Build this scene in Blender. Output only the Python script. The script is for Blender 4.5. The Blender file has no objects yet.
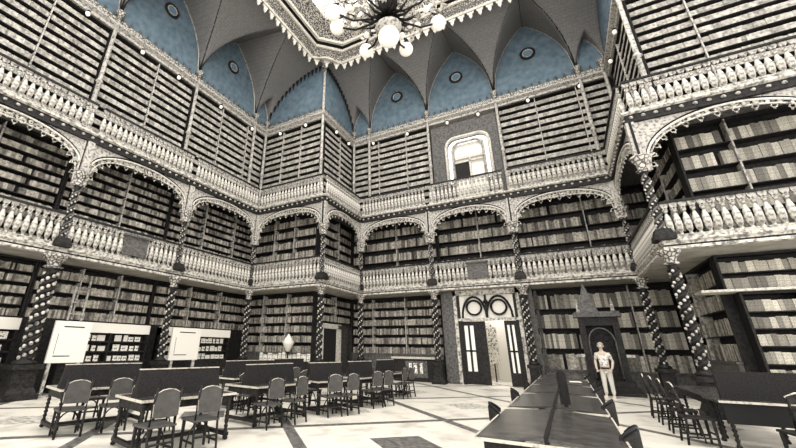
import bpy, math, random
from mathutils import Vector, Matrix
random.seed(7)
PI = math.pi
SC = bpy.context.scene
COL = SC.collection
sin, cos = math.sin, math.cos

# ------------------------------------------------------------------ helpers
class MB:
    def __init__(s): s.v = []; s.f = []; s.sm = []
    def add(s, vs, fs, smooth=False):
        n = len(s.v); s.v += [tuple(p) for p in vs]
        s.f += [tuple(i + n for i in f) for f in fs]; s.sm += [smooth] * len(fs)
        return s
    def box(s, x0, x1, y0, y1, z0, z1, M=None):
        vs = [Vector(p) for p in ((x0,y0,z0),(x1,y0,z0),(x1,y1,z0),(x0,y1,z0),(x0,y0,z1),(x1,y0,z1),(x1,y1,z1),(x0,y1,z1))]
        if M: vs = [M @ p for p in vs]
        return s.add(vs, [(0,3,2,1),(4,5,6,7),(0,1,5,4),(1,2,6,5),(2,3,7,6),(3,0,4,7)])
    def taper(s, x0, x1, y0, y1, z0, z1, ix, iy=None):
        iy = ix if iy is None else iy
        return s.add([(x0,y0,z0),(x1,y0,z0),(x1,y1,z0),(x0,y1,z0),(x0+ix,y0+iy,z1),(x1-ix,y0+iy,z1),(x1-ix,y1-iy,z1),(x0+ix,y1-iy,z1)],
              [(0,3,2,1),(4,5,6,7),(0,1,5,4),(1,2,6,5),(2,3,7,6),(3,0,4,7)])
    def lathe(s, prof, n=12, c=(0,0), M=None, ph=0):
        vs = []; fs = []
        for r, z in prof:
            for k in range(n):
                a = 2*PI*k/n + ph; vs.append(Vector((c[0]+r*cos(a), c[1]+r*sin(a), z)))
        for i in range(len(prof)-1):
            for k in range(n):
                k2 = (k+1) % n; fs.append((i*n+k, i*n+k2, (i+1)*n+k2, (i+1)*n+k))
        fs.append(tuple(reversed(range(n)))); fs.append(tuple(range((len(prof)-1)*n, len(prof)*n)))
        if M: vs = [M @ p for p in vs]
        return s.add(vs, fs, True)
    def tube(s, pts, r, n=6, closed=False):
        pts = [Vector(p) for p in pts]; m = len(pts); vs = []; fs = []
        for i, p in enumerate(pts):
            a = pts[(i-1) % m] if (i or closed) else p; b = pts[(i+1) % m] if (i < m-1 or closed) else p
            t = (b-a).normalized(); u = t.cross(Vector((0,0,1)))
            if u.length < 0.05: u = t.cross(Vector((0,1,0)))
            u.normalize(); w = t.cross(u); rr = r[i] if isinstance(r, (list, tuple)) else r
            for k in range(n):
                q = 2*PI*k/n; vs.append(p + u*rr*cos(q) + w*rr*sin(q))
        for i in range(m if closed else m-1):
            j = (i+1) % m
            for k in range(n):
                k2 = (k+1) % n; fs.append((i*n+k, i*n+k2, j*n+k2, j*n+k))
        if not closed: fs.append(tuple(reversed(range(n)))); fs.append(tuple(range((m-1)*n, m*n)))
        return s.add(vs, fs, True)
    def ball(s, c, r, n=8, m=6, sz=1.0):
        vs = [(c[0], c[1], c[2]-r*sz)]; fs = []
        for i in range(1, m):
            a = -PI/2 + PI*i/m
            for k in range(n):
                q = 2*PI*k/n; vs.append((c[0]+r*cos(a)*cos(q), c[1]+r*cos(a)*sin(q), c[2]+r*sin(a)*sz))
        vs.append((c[0], c[1], c[2]+r*sz)); L = len(vs)-1
        for k in range(n):
            k2 = (k+1) % n; fs.append((0, 1+k2, 1+k)); fs.append((L, 1+(m-2)*n+k, 1+(m-2)*n+k2))
            for i in range(m-2): fs.append((1+i*n+k, 1+i*n+k2, 1+(i+1)*n+k2, 1+(i+1)*n+k))
        return s.add(vs, fs, True)
    def prism(s, poly, y0, y1, M=None):          # poly of (x,z), extruded along y
        n = len(poly); vs = [Vector((x, y0, z)) for x, z in poly] + [Vector((x, y1, z)) for x, z in poly]
        if M: vs = [M @ p for p in vs]
        return s.add(vs, [tuple(range(n)), tuple(reversed(range(n, 2*n)))] + [(i, n+i, n+(i+1) % n, (i+1) % n) for i in range(n)])
    def strip(s, lo, hi, y0, y1):                # solid between two (x,z) curves, thickness along y
        n = len(lo); vs = []
        for y in (y0, y1): vs += [(x, y, z) for x, z in lo] + [(x, y, z) for x, z in hi]
        fs = []
        for i in range(n-1):
            fs += [(i, i+1, n+i+1, n+i), (2*n+i+1, 2*n+i, 3*n+i, 3*n+i+1), (i+1, i, 2*n+i, 2*n+i+1), (n+i, n+i+1, 3*n+i+1, 3*n+i)]
        fs += [(0, n, 3*n, 2*n), (n-1, 3*n-1, 4*n-1, 2*n-1)]
        return s.add(vs, fs)
    def mesh(s, name, mat):
        me = bpy.data.meshes.new(name); me.from_pydata(s.v, [], s.f); me.update()
        me.polygons.foreach_set('use_smooth', s.sm); me.materials.append(mat); return me

def obj(name, mb, mat, parent=None, loc=(0,0,0), rz=0):
    me = mb.mesh(name, mat) if isinstance(mb, MB) else mb
    o = bpy.data.objects.new(name, me); COL.objects.link(o); o.location = loc; o.rotation_euler = (0, 0, rz)
    if parent: o.parent = parent
    return o
def tag(o, label, cat, group=None, kind=None):
    o['label'] = label; o['category'] = cat
    if group: o['group'] = group
    if kind: o['kind'] = kind
    return o
def thing(name, label, cat, loc=(0,0,0), rz=0, group=None):
    o = bpy.data.objects.new(name, None); COL.objects.link(o); o.empty_display_size = .1
    o.location = loc; o.rotation_euler = (0, 0, rz); return tag(o, label, cat, group)
def struct(name, mb, mat, loc=(0,0,0)):
    o = obj(name, mb, mat, None, loc); o['kind'] = 'structure'; return o
def copy_tree(o, parent=None):
    c = o.copy(); COL.objects.link(c); c.parent = parent
    for ch in list(o.children): copy_tree(ch, c)
    return c

# ------------------------------------------------------------------ materials
def mat(name, col, rough=.6, spec=.3, col2=None, scale=6, kind='noise', lo=.4, hi=.6, bump=0, bscale=30, emit=None, est=1, stretch=(1,1,1), metallic=0):
    m = bpy.data.materials.new(name); m.use_nodes = True; nt = m.node_tree; b = nt.nodes['Principled BSDF']
    b.inputs['Base Color'].default_value = (*col, 1); b.inputs['Roughness'].default_value = rough
    b.inputs['Specular IOR Level'].default_value = spec; b.inputs['Metallic'].default_value = metallic
    tc = nt.nodes.new('ShaderNodeTexCoord'); mp = nt.nodes.new('ShaderNodeMapping'); mp.inputs['Scale'].default_value = stretch
    nt.links.new(tc.outputs['Object'], mp.inputs['Vector'])
    if col2:
        r = nt.nodes.new('ShaderNodeValToRGB'); r.color_ramp.elements[0].position = lo; r.color_ramp.elements[1].position = hi
        r.color_ramp.elements[0].color = (*col2, 1); r.color_ramp.elements[1].color = (*col, 1)
        if kind == 'noise':
            t = nt.nodes.new('ShaderNodeTexNoise'); t.inputs['Scale'].default_value = scale; t.inputs['Detail'].default_value = 5; out = t.outputs['Fac']
        elif kind == 'voronoi':
            t = nt.nodes.new('ShaderNodeTexVoronoi'); t.feature = 'DISTANCE_TO_EDGE'; t.inputs['Scale'].default_value = scale; out = t.outputs['Distance']
        elif kind == 'random':
            t = nt.nodes.new('ShaderNodeNewGeometry'); out = t.outputs['Random Per Island']
        elif kind == 'objrandom':
            t = nt.nodes.new('ShaderNodeObjectInfo'); out = t.outputs['Random']
        if kind in ('noise', 'voronoi'): nt.links.new(mp.outputs[0], t.inputs['Vector'])
        nt.links.new(out, r.inputs[0]); nt.links.new(r.outputs[0], b.inputs['Base Color'])
        if kind in ('random', 'objrandom'):      # faint wear over the covers
            n2 = nt.nodes.new('ShaderNodeTexNoise'); n2.inputs['Scale'].default_value = 9; n2.inputs['Detail'].default_value = 6
            r2 = nt.nodes.new('ShaderNodeValToRGB'); r2.color_ramp.elements[0].position = .35; r2.color_ramp.elements[1].position = .6
            r2.color_ramp.elements[0].color = (.45,.45,.45,1)
            mx = nt.nodes.new('ShaderNodeMix'); mx.data_type = 'RGBA'; mx.blend_type = 'MULTIPLY'; mx.inputs[0].default_value = 1
            nt.links.new(tc.outputs['Object'], n2.inputs['Vector']); nt.links.new(n2.outputs['Fac'], r2.inputs[0])
            nt.links.new(r.outputs[0], mx.inputs[6]); nt.links.new(r2.outputs[0], mx.inputs[7]); nt.links.new(mx.outputs[2], b.inputs['Base Color'])
    if bump:
        n = nt.nodes.new('ShaderNodeTexNoise'); n.inputs['Scale'].default_value = bscale; n.inputs['Detail'].default_value = 4
        bp = nt.nodes.new('ShaderNodeBump'); bp.inputs['Strength'].default_value = bump; bp.inputs['Distance'].default_value = .05
        nt.links.new(mp.outputs[0], n.inputs['Vector']); nt.links.new(n.outputs['Fac'], bp.inputs['Height']); nt.links.new(bp.outputs[0], b.inputs['Normal'])
    if emit:
        b.inputs['Emission Color'].default_value = (*emit, 1); b.inputs['Emission Strength'].default_value = est
    return m

CREAM = mat('cream_stone', (.6,.565,.49), .7, .2, (.33,.31,.27), 14, lo=.35, hi=.55, bump=.3)
CARVE = mat('carving_with_painted_shade', (.48,.45,.39), .6, .3, (.025,.022,.02), 8, 'voronoi', .03, .22, bump=.5, bscale=20)  # dark cell edges paint the shade of carved recesses into the colour
CARVF = mat('fine_carving_painted_shade', (.46,.43,.375), .6, .3, (.025,.023,.02), 13, 'noise', .46, .54, bump=.6, bscale=25)  # dark noise blotches put the recess shade of fine carving into the colour
DARK = mat('dark_carved_wood', (.01,.009,.0085), .55, .15, (.024,.022,.02), 12, bump=.2)
BLACK = mat('black_ironwork', (.006,.0055,.005), .5, .2)
CASEM = mat('bookcase_wood', (.009,.008,.0075), .6, .15, (.02,.0185,.017), 10)
GREYW = mat('grey_worn_wood', (.12,.114,.105), .6, .2, (.05,.047,.044), 9, lo=.35, hi=.65)
BALM = mat('worn_cream_balusters', (.54,.51,.445), .65, .2, (.15,.14,.125), 9, lo=.38, hi=.56, bump=.3)
LGREY = mat('pale_painted_wood', (.42,.395,.35), .6, .3, (.12,.113,.1), 10, lo=.36, hi=.52, bump=.2)
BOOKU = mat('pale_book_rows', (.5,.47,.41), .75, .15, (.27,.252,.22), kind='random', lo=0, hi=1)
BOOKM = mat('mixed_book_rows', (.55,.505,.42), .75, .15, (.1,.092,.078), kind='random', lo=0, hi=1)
BOOKO = mat('single_book_cover', (.66,.61,.5), .7, .2, (.12,.11,.093), kind='objrandom', lo=0, hi=1)
TOP = mat('polished_dark_top', (.06,.056,.052), .25, .5, (.02,.0185,.0175), 5, lo=.35, hi=.65)
PANEL = mat('matt_dark_board', (.014,.013,.0125), .7, .1, (.024,.022,.021), 40)
EDGE = mat('worn_pale_edge', (.5,.46,.38), .4, .4, (.2,.18,.15), 14, lo=.3, hi=.5)
SOFF = mat('grey_soffit', (.33,.315,.28), .7, .2, (.25,.235,.2), 2, lo=.4, hi=.6)
COLB = mat('worn_column_beads', (.52,.49,.43), .6, .3, (.08,.075,.067), 5, lo=.38, hi=.52)
WHITE = mat('white_card', (.68,.645,.57), .7, .2)
PAPER = mat('printed_card', (.8,.76,.66), .7, .2, (.12,.11,.1), 16, 'noise', .4, .5)
GLOBE = mat('milk_glass', (.62,.57,.49), .4, .2, emit=(1,.92,.8), est=.28)
BULB = mat('small_lamp_glass', (.9,.85,.75), .3, .4, emit=(1,.93,.8), est=.25)
SKYG = mat('skylight_glass', (.5,.55,.58), .3, .4, emit=(.9,.95,1), est=1.0)
BLUE = mat('blue_plaster', (.14,.185,.215), .8, .1, (.075,.112,.138), 3, lo=.3, hi=.7, bump=.15, bscale=40)
SKIN = mat('skin', (.5,.4,.32), .6, .3)
SHIRT = mat('light_patterned_shirt', (.7,.67,.6), .8, .1, (.25,.24,.21), 18, lo=.4, hi=.5)
TROUS = mat('pale_trousers', (.6,.57,.51), .8, .1)
HAIR = mat('fair_hair', (.34,.31,.26), .7, .2)
SHOE = mat('pale_shoe', (.6,.57,.5), .6, .2)

def floor_mat():
    m = mat('inlaid_marble_floor', (.74,.69,.6), .35, .4); nt = m.node_tree; N = nt.nodes; L = nt.links; b = N['Principled BSDF']
    def mth(op, a, c=None):
        n = N.new('ShaderNodeMath'); n.operation = op
        for i, v in enumerate((a, c)):
            if v is None: continue
            if isinstance(v, (int, float)): n.inputs[i].default_value = v
            else: L.new(v, n.inputs[i])
        return n.outputs[0]
    g = N.new('ShaderNodeNewGeometry'); sp = N.new('ShaderNodeSeparateXYZ'); L.new(g.outputs['Position'], sp.inputs[0])
    x, y = sp.outputs[0], sp.outputs[1]; P = 5.35
    u = mth('DIVIDE', mth('SUBTRACT', mth('ADD', x, y), 6.3), P); v = mth('DIVIDE', mth('SUBTRACT', mth('SUBTRACT', x, y), 7.15), P+.15)
    fu = mth('ABSOLUTE', mth('SUBTRACT', mth('FRACT', u), .5)); fv = mth('ABSOLUTE', mth('SUBTRACT', mth('FRACT', v), .5))
    band = mth('MAXIMUM', mth('GREATER_THAN', fu, (.5-.031)), mth('GREATER_THAN', fv, (.5-.031)))
    sq = mth('MULTIPLY', mth('LESS_THAN', fu, .135), mth('LESS_THAN', fv, .135))
    # the panels alternate between dark and faintly veined marble
    par = mth('FRACT', mth('DIVIDE', mth('SUBTRACT', mth('FLOOR', u), mth('FLOOR', v)), 5.0))
    dark = mth('LESS_THAN', par, .7)
    n = N.new('ShaderNodeTexNoise'); n.inputs['Scale'].default_value = 1.6; n.inputs['Detail'].default_value = 7
    r = N.new('ShaderNodeValToRGB'); r.color_ramp.elements[0].position = .3; r.color_ramp.elements[1].position = .5
    r.color_ramp.elements[0].color = (.46,.42,.355,1); r.color_ramp.elements[1].color = (.7,.655,.56,1)
    n2 = N.new('ShaderNodeTexNoise'); n2.inputs['Scale'].default_value = 9; n2.inputs['Detail'].default_value = 6
    r2 = N.new('ShaderNodeValToRGB'); r2.color_ramp.elements[0].position = .4; r2.color_ramp.elements[1].position = .62
    r2.color_ramp.elements[0].color = (.06,.057,.052,1); r2.color_ramp.elements[1].color = (.19,.18,.165,1)
    r3 = N.new('ShaderNodeValToRGB'); r3.color_ramp.elements[0].position = .35; r3.color_ramp.elements[1].position = .6
    r3.color_ramp.elements[0].color = (.12,.115,.1,1); r3.color_ramp.elements[1].color = (.66,.62,.54,1)
    for t in (n, n2): L.new(g.outputs['Position'], t.inputs['Vector'])
    L.new(n.outputs['Fac'], r.inputs[0]); L.new(n2.outputs['Fac'], r2.inputs[0]); L.new(n2.outputs['Fac'], r3.inputs[0])
    def mix(f, a, c):
        k = N.new('ShaderNodeMix'); k.data_type = 'RGBA'; L.new(f, k.inputs[0]); L.new(a, k.inputs[6]); L.new(c, k.inputs[7]); return k.outputs[2]
    sqc = mix(dark, r2.outputs[0], r3.outputs[0])
    c = mix(sq, r.outputs[0], sqc); c = mix(band, c, r2.outputs[0]); L.new(c, b.inputs['Base Color'])
    return m
FLOOR = floor_mat()

def vault_mat():
    m = mat('grey_panelled_vault', (.2,.19,.18), .8, .1); nt = m.node_tree; N = nt.nodes; L = nt.links; b = N['Principled BSDF']
    tc = N.new('ShaderNodeTexCoord'); n = N.new('ShaderNodeTexNoise'); n.inputs['Scale'].default_value = 30; n.inputs['Detail'].default_value = 3
    r = N.new('ShaderNodeValToRGB'); r.color_ramp.elements[0].position = .35; r.color_ramp.elements[1].position = .65
    r.color_ramp.elements[0].color = (.115,.11,.106,1); r.color_ramp.elements[1].color = (.21,.203,.194,1)
    br = N.new('ShaderNodeTexBrick'); br.inputs['Scale'].default_value = 1.6; br.inputs['Mortar Size'].default_value = .012
    br.inputs['Color1'].default_value = (1,1,1,1); br.inputs['Color2'].default_value = (.93,.93,.93,1); br.inputs['Mortar'].default_value = (.72,.72,.72,1)
    mx = N.new('ShaderNodeMix'); mx.data_type = 'RGBA'; mx.blend_type = 'MULTIPLY'; mx.inputs[0].default_value = 1
    L.new(tc.outputs['Object'], n.inputs['Vector']); L.new(tc.outputs['Object'], br.inputs['Vector'])
    L.new(n.outputs['Fac'], r.inputs[0]); L.new(r.outputs[0], mx.inputs[6]); L.new(br.outputs[0], mx.inputs[7]); L.new(mx.outputs[2], b.inputs['Base Color'])
    return m
VAULT = vault_mat()

# ------------------------------------------------------------------ plan of the hall
W = 1.32
ZB, ZT, UB, UT, CE = 4.81, 6.06, 9.46, 10.76, 16.3
SEG = ['left', 'left_pier_front', 'left_pier_side', 'back', 'right_pier_side', 'right_pier_front']
def path(d):
    return [(d,-13),(d,4.85-d),(4.83+d,4.85-d),(4.83+d,9.06-d),(18.18-d,9.06-d),(18.18-d,3.82-d),(24.6,3.82-d)]
def sweep(prof, segs=range(6), mb=None, closed=True):
    mb = mb or MB(); P = [path(d) for d, z in prof]; n = len(prof)
    for i in segs:
        vs = [(P[k][j][0], P[k][j][1], prof[k][1]) for j in (i, i+1) for k in range(n)]
        fs = [(k, (k+1) % n, n+(k+1) % n, n+k) for k in range(n if closed else n-1)]
        if closed: fs += [tuple(reversed(range(n))), tuple(range(n, 2*n))]
        mb.add(vs, fs)
    return mb
def rect(d0, d1, z0, z1): return [(d0,z0),(d1,z0),(d1,z1),(d0,z1)]

struct('floor', MB().box(-2.2, 25.5, -16, 10.9, -.2, 0), FLOOR)
# walls stand behind the bookcases; openings for the doorway and for the upper window
for i, nm in enumerate(SEG):
    mb = MB()
    if nm == 'back':
        y0, y1 = 10.8, 11.1
        mb.box(3.09, 10.2, y0, y1, 0, 16.2).box(13.3, 19.92, y0, y1, 0, 16.2).box(10.2, 13.3, y0, y1, 4.6, 11.3).box(10.2, 13.3, y0, y1, 14.6, 16.2)
    else: sweep(rect(-W-.42, -W-.7, 0, 16.2), [i], mb)
    struct('wall_'+nm, mb, GREYW)
    struct('wall_'+nm+'_lunette_zone', sweep([(-W+.0,16.2),(-W-.4,16.2),(-W-.4,21.6),(-W+.0,21.6)], [i]), BLUE)
# galleries
struct('floor_lower_gallery', sweep([(.0,ZB-.02),(.0,4.5),(-W-.42,4.5),(-W-.42,ZB-.02)]), SOFF)
struct('floor_upper_gallery', sweep([(.0,UB-.02),(.0,9.2),(-W-.42,9.2),(-W-.42,UB-.02)]), GREYW)
struct('trim_1', sweep([(0,4.81),(.13,4.81),(.13,4.76),(.06,4.7),(.06,4.66),(0,4.66)]), BALM)
struct('trim_16', sweep([(0,4.66),(.04,4.66),(.04,4.6),(0,4.6)]), BLACK)
struct('trim_17', sweep([(0,4.6),(.1,4.6),(.1,4.52),(0,4.5)]), BALM)
struct('trim_2', sweep([(0,9.46),(.16,9.46),(.16,9.4),(.08,9.36),(0,9.36)]), BALM)
struct('trim_3', sweep([(0,9.36),(.06,9.36),(.06,9.14),(.12,9.1),(.12,9.04),(0,9.04)]), DARK)
def beads(d, z, step, r, segs=range(6), sz=.8):
    mb = MB(); P = path(d)
    for i in segs:
        a, b = Vector(P[i]), Vector(P[i+1]); L = (b-a).length; n = int(L/step)
        for k in range(n):
            p = a.lerp(b, (k+.5)/n)
            if p.y < -10: continue
            mb.ball((p.x, p.y, z), r, 6, 4, sz)
    return mb
struct('trim_4', beads(.07, 9.24, .34, .07), LGREY)
# cornice over the topmost bookcases, its cresting and the colonnade of carved leaves
struct('trim_5', sweep([(-W-.42,15.62),(-W+.1,15.62),(-W+.12,15.75),(-W+.3,15.85),(-W+.3,15.95),(-W-.42,15.95)]), LGREY)
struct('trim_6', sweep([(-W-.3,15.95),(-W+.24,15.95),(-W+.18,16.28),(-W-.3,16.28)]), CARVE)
def cresting():
    mb = MB(); P = path(-W+.16)
    for i in range(6):
        a, b = Vector(P[i]), Vector(P[i+1]); L = (b-a).length; n = int(L/.42)
        for k in range(n):
            p = a.lerp(b, (k+.5)/n)
            if p.y < -10: continue
            mb.lathe([(.05,16.28),(.03,16.36),(.075,16.43),(.03,16.52),(.004,16.62)], 5, (p.x, p.y))
    return mb
struct('trim_7', cresting(), GREYW)

# ------------------------------------------------------------------ vaults
def arch_h(s, knots, e=16.5):
    for a, b in zip(knots, knots[1:]):
        if a <= s <= b:
            hw = (b-a)/2; H = hw*3.0 if hw < 1 else 4.65; x = abs(s-(a+b)/2); R = (H*H+hw*hw)/(2*hw)
            return e + math.sqrt(max(0, R*R-(x+R-hw)**2))
    return e
def vault(name, s0, s1, D, knots, M, ztop=20.05, nd=36, step=.1):
    mb = MB(); n = int((s1-s0)/step); vs = []; fs = []
    for i in range(n+1):
        s = s0+(s1-s0)*i/n; za = arch_h(s, knots)
        for j in range(nd+1):
            t = j/nd; cove = 16.3+(ztop-16.3)*math.sqrt(max(0, 1-(1-t)**2)) ** 1.15
            lun = za + (ztop-21.15)*t*max(0, (za-16.5)/4.65)
            vs.append(M(s, t*D, max(cove, lun)))
    for i in range(n):
        for j in range(nd): a = i*(nd+1)+j; fs.append((a, a+1, a+nd+2, a+nd+1))
    mb.add(vs, fs, True); o = struct(name, mb, VAULT)
    sm = o.modifiers.new('thick', 'SOLIDIFY'); sm.thickness = .08; sm.offset = 0
    return o
KL = [-13.9,-9.25,-4.55,.1,4.85,6.17]; KA = [3.51,4.95,9.3,13.64,18.1,19.5]
ml = lambda s, d, z: (-1.32+d, s, z); ma = lambda s, d, z: (s, 10.38-d, z); mr = lambda s, d, z: (24.33-d, s, z)
vault('ceiling_left', -10.2, 6.17, 4.83, KL, ml)
vault('ceiling_back', 3.51, 19.5, 4.21, KA, ma)
vault('ceiling_right', -10.2, 5.14, 4.83, [-13.9,-9.25,-4.55,.1,4.4,5.14], mr)
def ribs(knots, M, name, mt, r=.07, dd=.04, lift=0):
    mb = MB()
    for a, b in zip(knots, knots[1:]):
        if b < -9: continue
        pts = [M(a+(b-a)*k/24, dd, min(arch_h(a+(b-a)*k/24, knots)+lift, 21.4)) for k in range(25)]
        mb.tube(pts, r, 6)
    return struct(name, mb, mt)
ribs(KL, ml, 'trim_8', LGREY); ribs(KA, ma, 'trim_9', LGREY)
ribs(KL, ml, 'trim_10', DARK, .04, .1, .02); ribs(KA, ma, 'trim_11', DARK, .04, .1, .02)
def ridges(knots, M, D):
    mb = MB()
    for a, b in zip(knots, knots[1:]):
        if b-a < 2 or b < -9: continue
        c = (a+b)/2; mb.tube([M(c, t*D, 21.15-1.1*t-.02) for t in (0, .5, 1)], .05, 5)
        for sg in (-1, 1):      # groins, where the lunette meets the cove
            pts = []
            for k in range(1, 25):
                s = c+sg*(b-a)/2*k/24; za = arch_h(s, knots); best = None
                for j in range(1, 80):
                    t = j/80; cove = 16.3+3.75*math.sqrt(max(0, 1-(1-t)**2))**1.15; lun = za-1.1*t*max(0,(za-16.5)/4.65)
                    if cove >= lun: best = (t, cove); break
                if best: pts.append(M(s, best[0]*D, best[1]-.01))
            if len(pts) > 3: mb.tube(pts, .035, 4)
    return mb
struct('trim_12', ridges(KL, ml, 4.83), DARK); struct('trim_13', ridges(KA, ma, 4.21), DARK)
# stalactite fringe where the vault meets the pier faces
mb = MB()
for k in range(1, 15):
    t = k/15; z = 16.3+3.75*math.sqrt(1-(1-t)**2)**1.15
    mb.taper(-1.32+4.83*t-.09, -1.32+4.83*t+.09, 6.0, 6.14, z+.1, z-.5, .08, .05)
    mb.taper(3.54, 3.68, 10.38-4.21*t-.09, 10.38-4.21*t+.09, z+.1, z-.5, .05, .08)
struct('trim_14', mb, DARK)
# oculi in the lunettes
def oculus(loc, rz, label):
    t = thing('round_window', label, 'window', loc, rz, 'round windows in the blue lunettes')
    ring = [(0.38*cos(a*PI/12), 0, .38*sin(a*PI/12)) for a in range(24)]
    obj('frame', MB().tube(ring, .07, 6, True), DARK, t)
    obj('rim', MB().tube([(.27*cos(a*PI/12), -.03, .27*sin(a*PI/12)) for a in range(24)], .035, 5, True), LGREY, t)
    obj('glass', MB().prism([(.27*cos(a*PI/12), .27*sin(a*PI/12)) for a in range(24)], -.005, .02), mat('oculus_glass', (.12,.2,.27), .2, .5) if 'oculus_glass' not in bpy.data.materials else bpy.data.materials['oculus_glass'], t)
oculus((7.15,10.32,18.85), 0, 'round window in the blue lunette left of the one above the upper window')
oculus((11.45,10.32,18.85), 0, 'round window in the blue lunette directly above the framed upper window')
oculus((15.87,10.32,18.85), 0, 'round window in the rightmost large blue lunette of the back wall')
oculus((-1.26,-2.2,19.3), PI/2, 'round window high at the photo top in the nearer left-wall lunette')
oculus((-1.26,2.47,19.0), PI/2, 'round window in the left-wall lunette nearest the corner pier')

# ------------------------------------------------------------------ skylight
def ring(x0, x1, y0, y1, c):
    return [(x0,y0+c),(x0,y1-c),(x0+c,y1),(x1-c,y1),(x1,y1-c),(x1,y0+c),(x1-c,y0),(x0+c,y0)]
def band(prof, mb=None):
    mb = mb or MB(); n = 8; m = len(prof); vs = []
    for ins, z in prof:
        vs += [(x, y, z) for x, y in ring(3.25+ins, 19.75-ins, -9.4+ins, 6.45-ins, 1.45-.3*ins)]
    fs = [(k*n+i, k*n+(i+1) % n, ((k+1) % m)*n+(i+1) % n, ((k+1) % m)*n+i) for k in range(m) for i in range(n)]
    return mb.add(vs, fs)
sk = thing('skylight', 'huge rectangular skylight with carved frame high over the hall', 'skylight', (0,0,0))
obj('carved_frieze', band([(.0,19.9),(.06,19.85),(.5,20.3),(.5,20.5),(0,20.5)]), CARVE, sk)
obj('groove', band([(.5,20.35),(.8,20.45),(.8,20.7),(.5,20.7)]), BLACK, sk)
obj('lower_moulding', band([(.0,19.82),(.1,19.76),(.16,19.86),(.1,19.95),(0,19.95)]), CREAM, sk)
obj('middle_moulding', band([(.52,20.2),(.64,20.18),(.7,20.3),(.6,20.42),(.52,20.4)]), CREAM, sk)
obj('upper_moulding', band([(.85,20.4),(1.0,20.38),(1.06,20.5),(1.0,20.62),(.85,20.6)]), CREAM, sk)
obj('lantern_wall', band([(1.05,20.5),(1.5,21.0),(1.6,23),(1.9,23),(1.9,21),(1.2,20.6)]), CARVF, sk)
g = MB().box(5.0, 18.0, -7.6, 4.7, 23.0, 23.06)
obj('glass_roof', g, SKYG, sk)
bars = MB()
for k in range(14): bars.box(5+k-.05, 5+k+.05, -7.6, 4.7, 22.85, 22.99)
for k in range(13): bars.box(5, 18, -7.6+k*1.02-.05, -7.6+k*1.02+.05, 22.85, 22.99)
obj('glazing_bars', bars, BLACK, sk)
fr = MB(); rg = ring(3.25, 19.75, -9.4, 6.45, 1.45)
for i in range(8):
    a, b = Vector(rg[i]), Vector(rg[(i+1) % 8]); L = (b-a).length; n = max(3, int(L/.52)); t = (b-a).normalized(); M0 = math.atan2(t.y, t.x)
    for k in range(n):
        p = a.lerp(b, (k+.5)/n); M = Matrix.Translation((p.x, p.y, 19.8)) @ Matrix.Rotation(M0, 4, 'Z')
        fr.prism([(-.2,.05),(-.19,-.12),(-.08,-.22),(-.1,-.34),(0,-.52),(.1,-.34),(.08,-.22),(.19,-.12),(.2,.05)], -.04, .04, M)
obj('leaf_fringe', fr, CREAM, sk)
# rosette brackets in the four chamfered corners
for (x, y, a) in ((3.75,5.95,-PI/4),(19.25,5.95,-3*PI/4)):
    mb = MB(); M = Matrix.Translation((x, y, 19.7)) @ Matrix.Rotation(a, 4, 'Z')
    for r0 in (.75, .55, .35): mb.tube([M @ Vector((.1+.25*(r0>.5)+.3*cos(q), r0*sin(q), .05+.35*(.8-r0))) for q in [(-1+k/6)*PI/2 for k in range(13)]], .06, 5)
    obj('corner_bracket', mb, CREAM, sk)

# ------------------------------------------------------------------ balustrades
BPH = {}
def baluster_mesh(H=.86):
    mb = MB(); mb.lathe([(.05,0),(.05,.05),(.03,.08),(.08,.16),(.098,.34),(.09,.5),(.05,.66),(.03,.73),(.07,.79),(.07,H)], 8)
    return mb.mesh('baluster', BALM)
BAL = baluster_mesh()
def balustrade(where, loc, rz, L, label, plaque=False, H=1.24, e0=.12, e1=.12):
    t = thing('balustrade', label, 'balustrade', loc, rz, 'carved balustrades of the %s gallery' % where)
    obj('bottom_rail', MB().box(e0, L-e1, -.08, .12, 0, .1).box(e0, L-e1, -.1, .0, .1, .13), BALM, t)
    obj('top_rail', MB().box(e0, L-e1, -.1, .12, H-.07, H), DARK, t)
    fz = MB(); n = int((L-e0-e1)/.22); st = (L-e0-e1)/n
    for k in range(n):
        x = e0+st*(k+.5); fz.prism([(x-st*.48,H-.07),(x-st*.42,H-.16),(x-st*.2,H-.24),(x,H-.2),(x+st*.2,H-.24),(x+st*.42,H-.16),(x+st*.48,H-.07)], -.03, .05)
    obj('arcaded_frieze', fz, LGREY, t)
    pc = L*.55
    for k in range(n):
        x = e0+st*(k+.5)
        if plaque and abs(x-pc) < .5: continue
        obj('baluster', BAL, None, t, (x, .01, .13))
    if plaque:
        obj('reading_panel', MB().box(pc-.5, pc+.5, -.12, -.06, .22, H-.2).box(pc-.55, pc+.55, -.2, .0, H-.25, H-.18), GREYW, t)
    return t

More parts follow.
